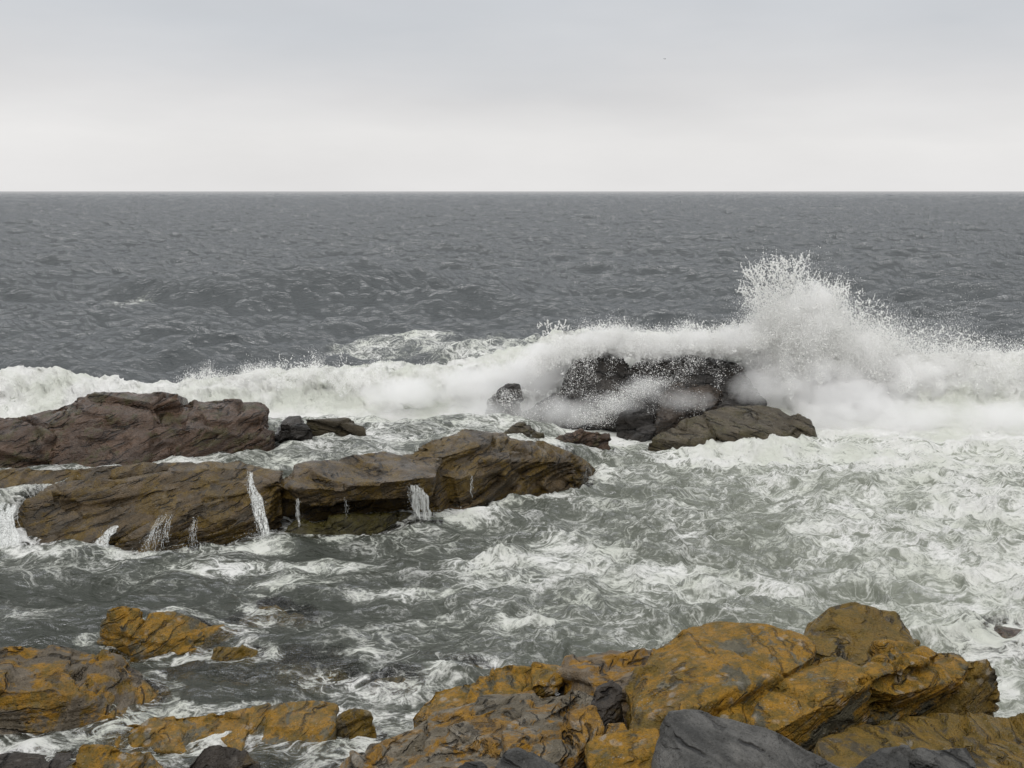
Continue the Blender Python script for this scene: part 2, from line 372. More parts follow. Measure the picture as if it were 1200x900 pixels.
rock('rock', 'ochre and brown rock cut by the bottom edge at lower left', 'rock',
  [[(66,905,.12),(90,876,.3),(125,868,.36),(165,880,.27),(200,905,.1),(205,960,-.1),(60,960,-.1)]], 'ochre', .02, .1, .05, step=.04, crk=.05)
rock('stone', 'dark purple-brown pointed stone at the bottom edge, lower left', 'rock',
  [[(213,898,.35),(236,872,.5),(255,868,.52),(292,878,.45),(306,902,.3),(306,970,0),(205,970,0)]], 'purple', .018, .1, .04, step=.02, crk=.03, soft=4)
rock('rock', 'low dark purple rock awash in the bottom left corner', 'rock',
  [[(-60,893,.12),(40,884,.14),(100,880,.06),(80,912,.05),(-60,960,0)]], 'purple', .025, .1, .04, step=.02)
rock('stone', 'low ochre stone awash left of the foamy little spill', 'rock',
  [[(420,808,-.06),(440,796,.10),(472,793,.11),(492,804,.02),(480,818,-.06),(440,820,-.06)]], 'ochre', .02, .1, .03, step=.02)
rock('stone', 'low ochre stone with water spilling over its front side', 'rock',
  [[(486,774,.0),(512,769,.13),(552,776,.13),(574,792,.02),(530,800,-.05),(500,790,-.05)]], 'ochre', .02, .1, .03, step=.02)
for lab, pts, mm in (
  ('sunken brown rock seen through shallow water right of the ochre rock', [(265,735,-.08),(300,712,-.03),(360,716,-.05),(365,738,-.12),(300,748,-.15)], 'ochre'),
  ('sunken rock patch showing through the water below the small brown stone', [(170,812,-.1),(220,790,-.06),(300,792,-.08),(290,815,-.12),(210,824,-.2)], 'pink'),
  ('sunken ochre rock patch between the small brown stone and the foreground outcrop', [(280,808,-.12),(330,785,-.03),(400,782,-.06),(410,808,-.12),(340,822,-.15)], 'olive')):
    rock('sunken_rock', lab, 'rock', [pts], mm, .03, .2, .05, step=.03)

# near right outcrop
rock('rock', 'flat pale tan rock behind the lichen-crusted slabs at the water', 'rock',
  [[(648,795,.35),(664,770,.45),(730,760,.5),(790,757,.55),(805,780,.72),(745,808,.72),(660,812,.45)],
   [(650,790,.5),(700,768,.52),(800,768,.65),(780,790,.75),(690,800,.6)]], 'pale', .022, .3, .05, bed=BED2, step=.04, crk=.05, soft=3)
rock('rock', 'jagged ochre ledge at the left end of the foreground outcrop', 'rock',
  [[(478,840,.22),(508,808,.32),(545,800,.38),(600,803,.45),(640,815,.55),(560,845,.5),(490,850,.22)],
   [(540,800,.42),(600,786,.45),(655,788,.52),(650,800,.52),(560,812,.45)]], 'ochre', .016, .2, .035, bed=BED2, step=.05, crk=.05, cells=12, soft=0)
rock('rock', 'long grey and ochre slab dipping left into the water at the bottom', 'rock',
  [[(435,872,.3),(490,848,.42),(590,822,.65),(690,805,.82),(725,830,.9),(640,885,.9),(560,905,.8),(440,912,.35),(395,905,0),(420,930,.1),(560,950,.5)],
   [(520,850,.62),(600,822,.78),(680,806,.9),(640,840,.85),(560,872,.75)]], 'ochre2', .016, .25, .035, bed=BED2, step=.055, crk=.065, cells=16, soft=1)
rock('rock', 'wedge-shaped grey and orange slab in front of the small dark stone', 'rock',
  [[(590,878,1.0),(640,848,1.06),(695,832,1.12),(708,855,1.04),(670,888,.95),(610,905,.95),(575,900,.9)]], 'ochre2', .018, .15, .04, bed=BED2, step=.06, crk=.04, soft=2)
rock('rock', 'crusted ochre block left of the dark granite boulder', 'rock',
  [[(690,872,1.05),(730,858,1.15),(775,850,1.25),(780,905,1.15),(770,950,1.0),(690,940,.9)]], 'ochre', .018, .15, .05, bed=BED2, step=.06, crk=.05, soft=2)
rock('stone', 'small dark upright stone wedged between pale rock and crusted slabs', 'rock',
  [[(690,832,.95),(700,805,1.10),(718,796,1.16),(731,804,1.12),(728,836,.9),(702,848,.9)]], 'purple', .016, .12, .03, step=.02, crk=.03, soft=3)
rock('stone', 'dark pitted stone against the left side of the big ochre boulder', 'rock',
  [[(732,805,1.1),(745,784,1.22),(772,781,1.28),(784,796,1.2),(775,835,1.0),(735,838,.95)]], 'olive', .016, .15, .04, step=.03, crk=.03, soft=3)
for lab, pts in (
  ('small rounded ochre stone below the dark pitted stone', [(735,862,1.05),(742,840,1.14),(765,832,1.2),(785,840,1.2),(780,862,1.1)]),
  ('small flat tan stone below the dark upright stone', [(705,868,1.0),(712,848,1.06),(732,845,1.08),(742,858,1.05),(730,872,1.0)])):
    rock('stone', lab, 'rock', [pts], 'olive' if 'round' in lab else 'ochre2', .016, .15, .03, step=.02, crk=.03, soft=4)
rock('boulder', 'big smooth ochre boulder in the middle of the foreground outcrop', 'boulder',
  [{'under': .35, 'p': [(740,805,1.10),(765,765,1.25),(795,737,1.38),(840,724,1.45),(900,729,1.5),(945,742,1.5),(960,752,1.48),(957,768,1.45),(930,784,1.42),(855,810,1.38),(800,840,1.28),(745,842,1.12)]}], 'ochre', .018, .3, .04, bed=BED2, step=.03, crk=.02, cells=5, soft=4)
rock('rock', 'topmost ochre block of the outcrop with a crack across its top', 'rock',
  [[(935,755,1.3),(955,733,1.38),(982,716,1.45),(1012,713,1.47),(1048,720,1.42),(1066,740,1.34),(1076,768,1.3),(1000,780,1.3),(950,770,1.2)]], 'olive', .018, .4, .04, bed=(.3,-.2,1), step=.05, crk=.05, cells=6, soft=1)
rock('rock', 'long lichen-spotted slab under the smooth ochre boulder', 'rock',
  [{'under': .12, 'p': [(800,842,1.12),(860,800,1.12),(930,776,1.25),(985,769,1.50),(1028,784,1.52),(1020,800,1.46),(955,832,1.36),(900,862,1.2),(820,868,1.1)]}], 'ochre', .017, .2, .04, bed=BED2, step=.05, crk=.03, cells=6, soft=2)
rock('rock', 'stacked ochre slabs above the right end of the outcrop', 'rock',
  [{'under': .2, 'base': 1.2, 'p': [(998,785,1.5),(1035,758,1.60),(1075,754,1.60),(1105,765,1.55),(1060,784,1.55),(1010,800,1.5)]},
   {'under': .2, 'base': 1.0, 'p': [(1020,806,1.42),(1080,775,1.45),(1128,765,1.42),(1140,777,1.42),(1130,794,1.38),(1050,815,1.38)]}], 'ochre', .016, .25, .035, bed=BED2, step=.04, crk=.04, cells=8, soft=1)
rock('rock', 'massive brown right end of the outcrop above the foam', 'rock',
  [[(900,850,1.2),(1040,806,1.38),(1120,775,1.42),(1160,768,1.38),(1176,790,1.2),(1172,818,.9),(1120,838,.85),(1030,858,.85),(900,885,.85)]], 'olive', .022, .3, .06, bed=(-.25,.1,1), step=.05, crk=.05, cells=9, soft=2)
rock('rock', 'broad olive slab along the bottom right edge', 'rock',
  [[(930,882,1.15),(1040,850,1.2),(1130,832,1.22),(1230,838,1.1),(1260,930,1.1),(930,960,1.1)]], 'olive', .022, .2, .06, bed=BED2, step=.06, crk=.06, cells=12, soft=3)
rock('boulder', 'large angular dark grey granite boulder at the bottom edge', 'boulder',
  [[(760,898,1.66),(772,850,1.88),(782,832,2.0),(806,830,2.02),(850,840,1.97),(905,856,1.86),(1005,905,1.50),(1010,990,1.2),(830,990,1.75),(755,990,1.45)]], 'granite', .016, .2, .03, bed=(.6,.3,1), step=.012, crk=.02, cells=5, soft=0)
rock('boulder', 'flat grey granite boulder in the bottom right corner', 'boulder',
  [[(990,905,1.55),(1040,878,1.68),(1135,874,1.7),(1150,900,1.62),(1150,990,1.4),(990,990,1.3)]], 'granite', .018, .2, .03, bed=(.6,.3,1), step=.015, crk=.02, soft=0)
rock('stone', 'pointed grey granite stone at the bottom edge, left of the crusted block', 'rock',
  [[(578,905,1.42),(592,882,1.52),(606,878,1.54),(655,900,1.42),(665,960,1.2),(570,960,1.2)]], 'granite', .018, .15, .03, step=.01, crk=.02, soft=1)
rock('stone', 'smallest grey granite stone at the bottom edge, left of the pointed one', 'rock',
  [[(520,908,1.25),(545,889,1.34),(565,891,1.34),(578,905,1.28),(575,960,1.1),(520,960,1.1)]], 'granite', .018, .15, .03, step=.01, crk=.02, soft=2)
rock('rock', 'reddish rock awash in white foam at the right edge', 'rock',
  [[(1100,765,-.12),(1130,747,-.02),(1170,735,.03),(1240,737,.03),(1240,780,-.08),(1150,785,-.14)]], 'red', .03, .3, .05, step=.03)
rock('stone', 'small brown stone in the foam behind the right end of the outcrop', 'rock',
  [[(1038,760,.2),(1055,750,.3),(1078,752,.3),(1080,768,.15)]], 'olive', .025, .2, .04, step=.02)

# ------------------------------------------------------------------ seabed and shore
def bed_z(x, y):
    shore = 8.8 - .22 * np.clip(x, -12, 20) * -1.0
    b = -1.3 - .02 * np.clip(y - 14, 0, 200) + .85 * sstep(1.5, -2.5, x) * sstep(15.5, 13.0, y)
    edge = 9.6 + .12 * np.clip(x, -14, 14) - .9 * sstep(0, -6, x)
    rise = np.clip((edge - y), 0, 12)
    z = b + 1.3 * sstep(3.0, -.6, y - edge) + rise * .33
    return z + .18 * fbm(x * .7, y * .7, x * 0, 4, .5, 5) * sstep(-2, 2, edge + 3 - y) + .1 * fbm(x * 2, y * 2, x * 0, 3, .5, 6)
gx = np.linspace(-30, 30, 301); gy = np.linspace(-8, 40, 241)
far_x = np.concatenate([[-40000, -3000, -300, -80], gx, [80, 300, 3000, 40000]])
far_y = np.concatenate([[-300, -60], gy, [60, 120, 400, 3000, 45000]])
X, Y = np.meshgrid(far_x, far_y, indexing='ij')
Z = bed_z(X, Y)
Z = np.where(Y > 45, -5.0, Z); Z = np.where(Y < -10, 7.0, Z)
def grid_faces(nx, ny):
    i = np.arange(nx - 1)[:, None] * ny + np.arange(ny - 1)[None]
    return np.stack([i, i + ny, i + ny + 1, i + 1], -1).reshape(-1, 4)
gm = rock_mat('shore_ground', (.05, .042, .034), (.09, .07, .05), OCH, .4, .5, .2, BED2, 5)
tag(mesh_np('seabed', np.stack([X, Y, Z], -1).reshape(-1, 3), grid_faces(*X.shape), gm), kind='structure')

# ------------------------------------------------------------------ sea
def ocean_tile(L, n, lmin, lmax, rms, spread, seed, peak):
    r = np.random.default_rng(seed)
    k1 = np.fft.fftfreq(n, L / n) * 2 * np.pi
    KX, KY = np.meshgrid(k1, k1, indexing='ij'); K = np.hypot(KX, KY); K[0, 0] = 1
    kp = 2 * np.pi / peak
    Sp = np.exp(-1.1 * (kp / K) ** 2) / K ** 3.2
    Sp *= (np.abs(KY / K) ** spread + .03)
    Sp *= np.exp(-(K * lmin / (2 * np.pi)) ** 2) * (K > 2 * np.pi / lmax)
    Sp[0, 0] = 0
    A = np.sqrt(Sp) * (r.normal(size=K.shape) + 1j * r.normal(size=K.shape))
    h = np.fft.ifft2(A); sc = rms / np.std(h.real)
    dx = np.fft.ifft2(-1j * KX / K * A); dy = np.fft.ifft2(-1j * KY / K * A)
    return L, n, h.real * sc, dx.real * sc, dy.real * sc
def tsample(tile, x, y, which):
    L, n = tile[0], tile[1]; a = tile[which]
    u = x / L * n; v = y / L * n
    i = np.floor(u).astype(int); j = np.floor(v).astype(int); fu = u - i; fv = v - j
    i0 = i % n; i1 = (i + 1) % n; j0 = j % n; j1 = (j + 1) % n
    return (a[i0, j0] * (1 - fu) + a[i1, j0] * fu) * (1 - fv) + (a[i0, j1] * (1 - fu) + a[i1, j1] * fu) * fv
TA = ocean_tile(211., 1024, 1.6, 60, .25, 5, 1, 13.)
TM = ocean_tile(97., 1024, .5, 7, .072, 4, 5, 3.6)
TB = ocean_tile(37., 512, .30, 3.5, .045, 2.5, 2, 2.4)

ys = [3.0]
while ys[-1] < 45000:
    y = ys[-1]
    q = .0042 if 10 < y < 45 else (.0048 if y < 500 else .012)
    if 500 <= y < 2500: q = .007
    if y > 4000: q = .05
    ys.append(y * (1 + q))
ys = np.array(ys)
us = np.linspace(-1, 1, 860); us = np.sign(us) * (np.abs(us) * .60 + .40 * np.abs(us) ** 3) * .95
YY, UU = np.meshgrid(ys, us, indexing='ij')
XX = UU * (YY + 2.0)
x, y = XX.ravel(), YY.ravel()

def line(pts, x):      # piecewise line y(x) through world points given as (px, py, t)
    w = sorted([P(*p)[:2] for p in pts]); return np.interp(x, [a[0] for a in w], [a[1] for a in w])
# raised water held behind the shelf
crest = line([(-300,600,.7),(-50,585,.7),(30,572,.78),(100,556,.85),(280,543,.9),(330,541,.95),(430,531,1.0),(480,520,1.0),(560,506,1.05),(640,512,.9),(700,517,.5)], x)
xr0 = P(560,510,.9)[0]; xr1 = P(780,510,.2)[0]
pool = .88 * sstep(xr1, xr0, x) * sstep(-.35, -.05, y - crest) * sstep(27.5, 24.5, y)
pool *= 1 - .15 * sstep(P(200,550,.8)[0], P(0,550,.8)[0], x)
# bore: the broken wave
def bx(px, Y): return (px - 600) / F * Y * 1.0
bl = [(-900,31),(-100,29.5),(150,29),(330,30.2),(450,31),(600,31.2),(750,31),(950,30.2),(1100,29.5),(1250,29.5),(2000,31)]
yc = np.interp(x, [bx(a, b) for a, b in bl], [b for a, b in bl]) + .5 * fbm(x * .35, x * 0, x * 0, 3, .5, 9)
hb = np.interp(x, [bx(a, 29) for a in (-900,-100,0,150,220,330,450,560,650,760,900,960,1010,1100,1200,2000)], [1.0,1.25,1.3,.85,.8,1.1,1.0,1.1,1.6,1.75,1.7,1.7,1.6,1.45,1.45,1.2])
t = y - yc
prof = np.where(t < 0, np.exp(-(t / 1.25) ** 2) * .75 + .25 * np.exp(-(t / 3.0) ** 2), np.exp(-(t / 1.6) ** 2))
lump = fbm(x * 1.1, y * 1.1, y * 0, 5, .55, 15); lump2 = np.abs(fbm(x * 2.4, y * 2.4, y * 0, 4, .55, 16))
bore = hb * prof * (1 + .22 * lump) + .30 * sstep(.1, .6, prof) * (.35 - lump2)
# swells about to break further out
swell = np.zeros_like(x)
for px, py, w, h, wd in ((465,354,6.5,1.9,3.6),(90,358,11,1.6,3.8),(270,340,9,.7,4),(1040,346,10,1.3,4.5),(1150,320,9,.6,4),(560,365,6,.4,2.6),(520,300,9,.6,4),(-250,350,9,.7,2.5),(1400,340,10,.9,2.6),(40,312,9,.7,3),(760,300,8,.5,3)):
    cx, cy, _ = P(px, py, 0)
    tt = (y - cy) - .8 * np.sin((x - cx) * .25 + px)
    swell += h * np.exp(-((x - cx) / w) ** 2) * np.where(tt < 0, np.exp(-(tt / (wd * .55)) ** 2), np.exp(-(tt / (wd * 1.9)) ** 2))
far = sstep(27, 40, y); bay = 1 - sstep(24, 28, y)
aA = .18 + .82 * far; aB = 1.0 + .15 * bay
aA = aA * (1 + .7 * sstep(120, 700, y))
z = aA * tsample(TA, x, y, 2) + aA * tsample(TM, x + 13, y + 31, 2) + aB * tsample(TB, x, y, 2) * (1 - sstep(300, 900, y))
dx = -.52 * (aA * tsample(TM, x + 13, y + 31, 3) + aA * tsample(TA, x, y, 3) + aB * .9 * tsample(TB, x, y, 3)); dy = -.52 * (aA * tsample(TM, x + 13, y + 31, 4) + aA * tsample(TA, x, y, 4) + aB * .9 * tsample(TB, x, y, 4))
# confused chop inside the bay
ch = fbm(x * .9, y * .9, y * 0, 4, .5, 31); ch2 = 1 - np.abs(fbm(x * 1.5 + ch, y * 1.5, y * 0, 4, .5, 33)) * 2.2
bayx = sstep(P(380,700,0)[0], P(750,650,0)[0], x)
z += bay * (1 - sstep(.2, .6, pool)) * ((.10 + .10 * bayx) * ch + .11 * bayx * np.clip(ch2, 0, 1) ** 2 + .025 * ch2)
# crest of foam running into the bay
for px, py, w, h, wd in ((870,535,2.2,.30,.5),(985,625,1.3,.18,.4),(1140,655,1.5,.22,.4),(1080,575,2.0,.2,.5),(585,655,.35,.2,.22),(535,668,.3,.14,.2),(760,655,.8,.12,.3)):
    cx, cy, _ = P(px, py, 0)
    tt = y - cy + .25 * (x - cx) * (1 if px > 900 else -.3)
    z += h * np.exp(-((x - cx) / w) ** 2) * np.where(tt < 0, np.exp(-(tt / wd) ** 2), np.exp(-(tt / (wd * 2.2)) ** 2)) * (1 + .5 * lump)
z += pool * (1 + .07 * ch2) + bore + swell
amp_s = 1 - .7 * sstep(.3, .8, pool)
X2 = x + dx * amp_s; Y2 = y + dy * amp_s
fr_ = sstep(.12, .5, prof) * (y < 40)
Y2 = Y2 + fr_ * (.38 * fbm(x * 1.3, z * 2.2, y * .5, 4, .55, 61) - .35 * np.abs(fbm(x * 2.6, z * 3.4, y * .5, 3, .55, 62)))
X2 = X2 + fr_ * .15 * fbm(x * 1.6, z * 2.6, y * .5, 4, .55, 63)
# water sinks below the shore ground
hgx = np.clip(((X2 - HG_X0) / HG_S).astype(int), 0, 899); hgy = np.clip(((Y2 - HG_Y0) / HG_S).astype(int), 0, 639)
HGs = HG.copy()
for _ in range(2):
    HGs = np.maximum(HGs, np.maximum(np.roll(HGs, 1, 0), np.roll(HGs, 1, 1)))
HB = HGs.copy()
for _ in range(3):
    HB = np.maximum(np.maximum(HB, np.roll(HB, 2, 0)), np.maximum(np.roll(HB, -2, 0), np.maximum(np.roll(HB, 2, 1), np.roll(HB, -2, 1))))
inside = (X2 > HG_X0) & (X2 < HG_X0 + 45) & (Y2 > HG_Y0) & (Y2 < HG_Y0 + 32)
rz = np.where(inside, HGs[hgx, hgy], -9); rb = np.where(inside, HB[hgx, hgy], -9)
bot = np.maximum(rz, bed_z(X2, Y2)); depth = z - np.where(y < 45, bot, -9)
contact = sstep(-.08, .04, rb - z)

# foam density in the place, patch by patch
D = np.zeros_like(x)
def patch(px, py, rx, ry, a, z0=0.0, rot=0.0):
    global D
    c = P(px, py, z0); r1 = abs(P(px + rx, py, z0)[0] - c[0]); r2 = abs(P(px, py - ry, z0)[1] - P(px, py + ry, z0)[1]) / 2
    ex, ey = x - c[0], y - c[1]
    if rot: ex, ey = ex * math.cos(rot) + ey * math.sin(rot), -ex * math.sin(rot) + ey * math.cos(rot)
    D = np.maximum(D, a * np.exp(-((ex / r1) ** 2 + (ey / r2) ** 2) ** 1.3))
front = sstep(-6.5, -3.5, t) * sstep(1.6, -.2, t)
D = np.maximum(D, front * 1.0)
back_foam = sstep(5.5, .5, t) * sstep(-1, .3, t)
D = np.maximum(D, back_foam * (.30 + .20 * sstep(P(250,400,0)[0], P(420,400,0)[0], x) * sstep(P(760,400,0)[0], P(560,400,0)[0], x)))
D = np.maximum(D, .45 * sstep(.3, .7, pool))
D = np.maximum(D, bay * (.27 + .075 * bayx))
# the right of the bay is nearly all foam
D = np.maximum(D, bay * .52 * sstep(P(690,640,0)[0], P(1060,640,0)[0], x))
for a in ((870,538,130,22,.9),(700,522,60,14,.85),(1080,540,220,24,.78),(1150,600,140,36,.66),(980,640,130,26,.60),(1180,690,120,40,.66),(1130,748,90,24,.88),(1150,800,60,40,.8),
          (545,610,62,14,.84),(600,590,60,8,.52),(640,572,80,8,.5),(312,645,46,11,.78),(170,655,60,9,.66),(50,655,80,10,.5),(250,672,110,12,.56),(380,668,90,9,.54),(20,640,30,14,.8),
          (560,665,60,18,.58),(680,660,120,50,.50),(620,735,70,9,.66),(480,700,120,9,.52),(300,728,30,12,.48),(790,690,140,36,.54),(900,700,90,18,.62),
          (250,835,60,8,.6),(430,772,26,6,.55),(520,800,24,10,.85),(30,880,70,12,.72),(60,730,120,22,.42),(330,690,90,10,.58),(600,690,100,14,.56),(430,870,30,30,.6),
          (480,398,60,12,.56),(470,412,110,10,.46),(560,420,80,14,.55),(440,338,26,3,.55),(150,365,30,5,.4),(590,408,60,12,.6)):
    patch(*a)
D = np.maximum(D, contact * (y < 28) * (.44 + .22 * fbm(x * 1.3, y * 1.3, y * 0, 3, .5, 47)))
for a_, b_ in (((60,648),(560,690)),):
    pass
D *= 1 - .35 * sstep(P(520,700,0)[0], P(250,700,0)[0], x) * sstep(17, 16, y) * (contact < .5)
D *= 1 - .35 * sstep(P(250,740,0)[0], P(0,740,0)[0], x) * sstep(14.5, 13.5, y) * (contact < .5)
D = D * (1 - .07 * bay * (1 - front)); D = np.clip(D + (.13 * fbm(x * .5, y * .8, y * 0, 3, .5, 41) + .09 * fbm(x * 1.4, y * 2.2, y * 0, 3, .5, 42)) * (y < 45) * (1 - front), 0, 1)
milk = np.clip(.17 * bay * (.12 + .88 * sstep(P(350,640,0)[0], P(720,640,0)[0], x)) + .9 * front + .45 * bay * sstep(P(560,640,0)[0], P(1100,640,0)[0], x) + .3 * back_foam, 0, 1)

# water shader
N = NT('sea_water')
geo = N.n('NewGeometry').outputs['Position']
A_f = N.n('Attribute', attribute_name='foam').outputs['Fac']
A_d = N.n('Attribute', attribute_name='depth').outputs['Fac']
A_m = N.n('Attribute', attribute_name='milk').outputs['Fac']
A_b = N.n('Attribute', attribute_name='bay').outputs['Fac']
flat = N.mul(geo, (.85, 1.15, .35))
w1 = N.noise(flat, .9, 3, .55).outputs['Color']
cw = N.n('VectorMath', operation='SUBTRACT'); N.put(cw.inputs[0], w1); cw.inputs[1].default_value = (.5, .5, .5)
p1 = N.add(flat, N.mul(cw.outputs[0], (1.5, 1.5, .6)))
w2 = N.noise(p1, 3.2, 4, .6).outputs['Color']
cw2 = N.n('VectorMath', operation='SUBTRACT'); N.put(cw2.inputs[0], w2); cw2.inputs[1].default_value = (.5, .5, .5)
p2 = N.add(p1, N.mul(cw2.outputs[0], (.26, .26, .15)))
n1 = N.noise(p2, 1.15, 8, .62).outputs['Fac']
ridge1 = N.math('SUBTRACT', 1.0, N.math('MULTIPLY', N.math('ABSOLUTE', N.math('SUBTRACT', n1, .5)), 11.0))
n2 = N.noise(p2, 3.1, 7, .65).outputs['Fac']
ridge2 = N.math('SUBTRACT', 1.0, N.math('MULTIPLY', N.math('ABSOLUTE', N.math('SUBTRACT', n2, .5)), 9.0))
v1 = N.voro(p2, 2.1, 'DISTANCE_TO_EDGE').outputs['Distance']
ridge3 = N.math('SUBTRACT', 1.0, N.math('MULTIPLY', v1, 9.0))
lace = N.math('MAXIMUM', N.math('MAXIMUM', ridge1, N.math('MULTIPLY', ridge3, .92)), N.math('MULTIPLY', ridge2, .8))
grain = N.noise(N.mul(geo, (1, 1.2, 1)), 14, 6, .75).outputs['Fac']
broad = N.noise(geo, .75, 4, .55).outputs['Fac']
pat = N.math('ADD', N.math('MULTIPLY', N.math('MAXIMUM', lace, -.25), .52), N.math('ADD', N.math('MULTIPLY', grain, .62), N.math('MULTIPLY', N.math('ADD', N.noise(p1, 1.9, 7, .68).outputs['Fac'], N.math('MULTIPLY', broad, .5)), .62)))
thr = N.remap(A_f, 0, 1, 1.47, .66, 'LINEAR')
foam = N.remap(N.math('SUBTRACT', pat, thr), -.13, .26)
foam = N.math('MULTIPLY', foam, N.remap(A_f, .04, .3))
foam2 = N.remap(N.math('SUBTRACT', pat, thr), -.46, .12, 0, .42)      # thin bubbles just under the surface
body = N.mix(A_m, N.mix(N.remap(N.math('MULTIPLY', A_b, 1.0), 0, 1), (.064, .071, .074), (.030, .034, .027)), (.22, .235, .19))
body = N.mix(N.math('MULTIPLY', foam2, N.remap(A_f, .12, .55)), body, (.36, .38, .33))
dif = N.n('BsdfDiffuse'); N.put(dif.inputs['Color'], body)
tr = N.n('BsdfTransparent'); tr.inputs['Color'].default_value = (.72, .76, .68, 1)
al = N.math('SUBTRACT', 1.0, N.math('EXPONENT', N.math('MULTIPLY', N.math('MAXIMUM', A_d, 0.0), -3.2)))
bodyS = N.n('MixShader'); N.put(bodyS.inputs[0], al); N.put(bodyS.inputs[1], tr.outputs[0]); N.put(bodyS.inputs[2], dif.outputs[0])
rp = N.math('ADD', N.math('ADD', N.noise(N.mul(geo, (.75, 1.5, 1)), 2.2, 5, .6, .3).outputs['Fac'], N.math('MULTIPLY', N.noise(N.mul(geo, (.45, 1.7, 1)), .8, 4, .6, .3).outputs['Fac'], 1.2)), N.math('MULTIPLY', N.noise(N.mul(geo, (.8, 1.3, 1)), 9.5, 4, .6).outputs['Fac'], .28))
bp = N.n('Bump'); bp.inputs['Strength'].default_value = 1.0; bp.inputs['Distance'].default_value = .23; N.put(bp.inputs['Height'], rp)
fr = N.n('Fresnel'); fr.inputs['IOR'].default_value = 1.333; N.put(fr.inputs['Normal'], bp.outputs[0])
gl = N.n('BsdfGlossy'); gl.inputs['Roughness'].default_value = .11; N.put(gl.inputs['Normal'], bp.outputs[0]); gl.inputs['Color'].default_value = (1, 1, 1, 1)
water = N.n('MixShader'); N.put(water.inputs[0], N.math('DIVIDE', fr.outputs[0], N.math('ADD', 1.0, N.math('MULTIPLY', fr.outputs[0], .45)))); N.put(water.inputs[1], bodyS.outputs[0]); N.put(water.inputs[2], gl.outputs[0])
fb = N.n('Bump'); fb.inputs['Strength'].default_value = .7; fb.inputs['Distance'].default_value = .12
N.put(fb.inputs['Height'], N.math('ADD', pat, N.math('MULTIPLY', N.noise(geo, 5, 6, .65).outputs['Fac'], .9)))
fd = N.n('BsdfDiffuse'); N.put(fd.inputs['Normal'], fb.outputs[0])
N.put(fd.inputs['Color'], N.mix(N.remap(N.noise(geo, .8, 5, .6).outputs['Fac'], .35, .65), (.74, .76, .69), (.90, .90, .88)))
ft = N.n('BsdfTranslucent'); ft.inputs['Color'].default_value = (.75, .78, .70, 1)
fs = N.n('MixShader'); fs.inputs[0].default_value = .15; N.put(fs.inputs[1], fd.outputs[0]); N.put(fs.inputs[2], ft.outputs[0])
fin = N.n('MixShader'); N.put(fin.inputs[0], foam); N.put(fin.inputs[1], water.outputs[0]); N.put(fin.inputs[2], fs.outputs[0])
sea_m = N.out(fin.outputs[0])
sea = mesh_np('sea', np.stack([X2, Y2, z], -1), grid_faces(*XX.shape)[:, ::-1], sea_m, attrs={'foam': D, 'depth': depth, 'milk': milk, 'bay': bay})
tag(sea, kind='structure')

# ------------------------------------------------------------------ spray, falling water
N = NT('white_spray')
d_ = N.n('BsdfDiffuse'); d_.inputs['Color'].default_value = (.97, .97, .96, 1)
t_ = N.n('BsdfTranslucent'); t_.inputs['Color'].default_value = (.97, .97, .96, 1)
m_ = N.n('MixShader'); m_.inputs[0].default_value = .58; N.put(m_.inputs[1], d_.outputs[0]); N.put(m_.inputs[2], t_.outputs[0])
spray_m = N.out(m_.outputs[0])
_TET = np.array([[1, 1, 1], [1, -1, -1], [-1, 1, -1], [-1, -1, 1]], float) / 1.2
def drops_mesh(C, S, el=None):
    """C centres, S radii, el optional elongation vectors -> verts, faces"""
    n = len(C)
    q = rng.normal(size=(n, 4)); q /= np.linalg.norm(q, axis=1)[:, None]
    a, b, c, d = q.T
    Rm = np.stack([np.stack([1-2*(c*c+d*d), 2*(b*c-a*d), 2*(b*d+a*c)], -1), np.stack([2*(b*c+a*d), 1-2*(b*b+d*d), 2*(c*d-a*b)], -1), np.stack([2*(b*d-a*c), 2*(c*d+a*b), 1-2*(b*b+c*c)], -1)], 1)
    V = np.einsum('nij,kj->nki', Rm, _TET) * S[:, None, None]
    if el is not None:
        V = V + el[:, None, :] * (np.einsum('nki,ni->nk', V, el / (np.linalg.norm(el, axis=1)[:, None] + 1e-9)) / (S[:, None] + 1e-9))[:, :, None]
    V = V + C[:, None, :]
    f = np.array([[0, 1, 2], [0, 3, 1], [0, 2, 3], [1, 3, 2]])
    return V.reshape(-1, 3), (np.arange(n)[:, None, None] * 4 + f[None]).reshape(-1, 3)
def merge(parts):
    Vs, Fs, o = [], [], 0
    for V, Fc in parts:
        Vs.append(V); Fs.append(Fc + o); o += len(V)
    return np.concatenate(Vs), np.concatenate(Fs)
def jets(base, n, ang, tilt, length, per, jit, size, curve=.0):
    """n jets thrown up from points base(n,3); ang in x, tilt in y (arrays); droplets thin out upward"""
    per = int(per * 3.4)
    s = rng.random((n, per)) ** .8
    L = length[:, None] * s
    x = base[:, 0, None] + np.sin(ang)[:, None] * L + curve * np.sign(np.sin(ang))[:, None] * L * L * .06
    y = base[:, 1, None] + np.sin(tilt)[:, None] * L
    z = base[:, 2, None] + np.cos(ang)[:, None] * L - .04 * L * L * np.abs(np.sin(ang))[:, None]
    j = jit * (.25 + s)
    C = np.stack([x, y, z], -1) + rng.normal(size=(n, per, 3)) * j[..., None]
    S = size * .40 * np.exp(rng.normal(0, .5, (n, per))) * (1.1 - .3 * s)
    return C.reshape(-1, 3), S.ravel()
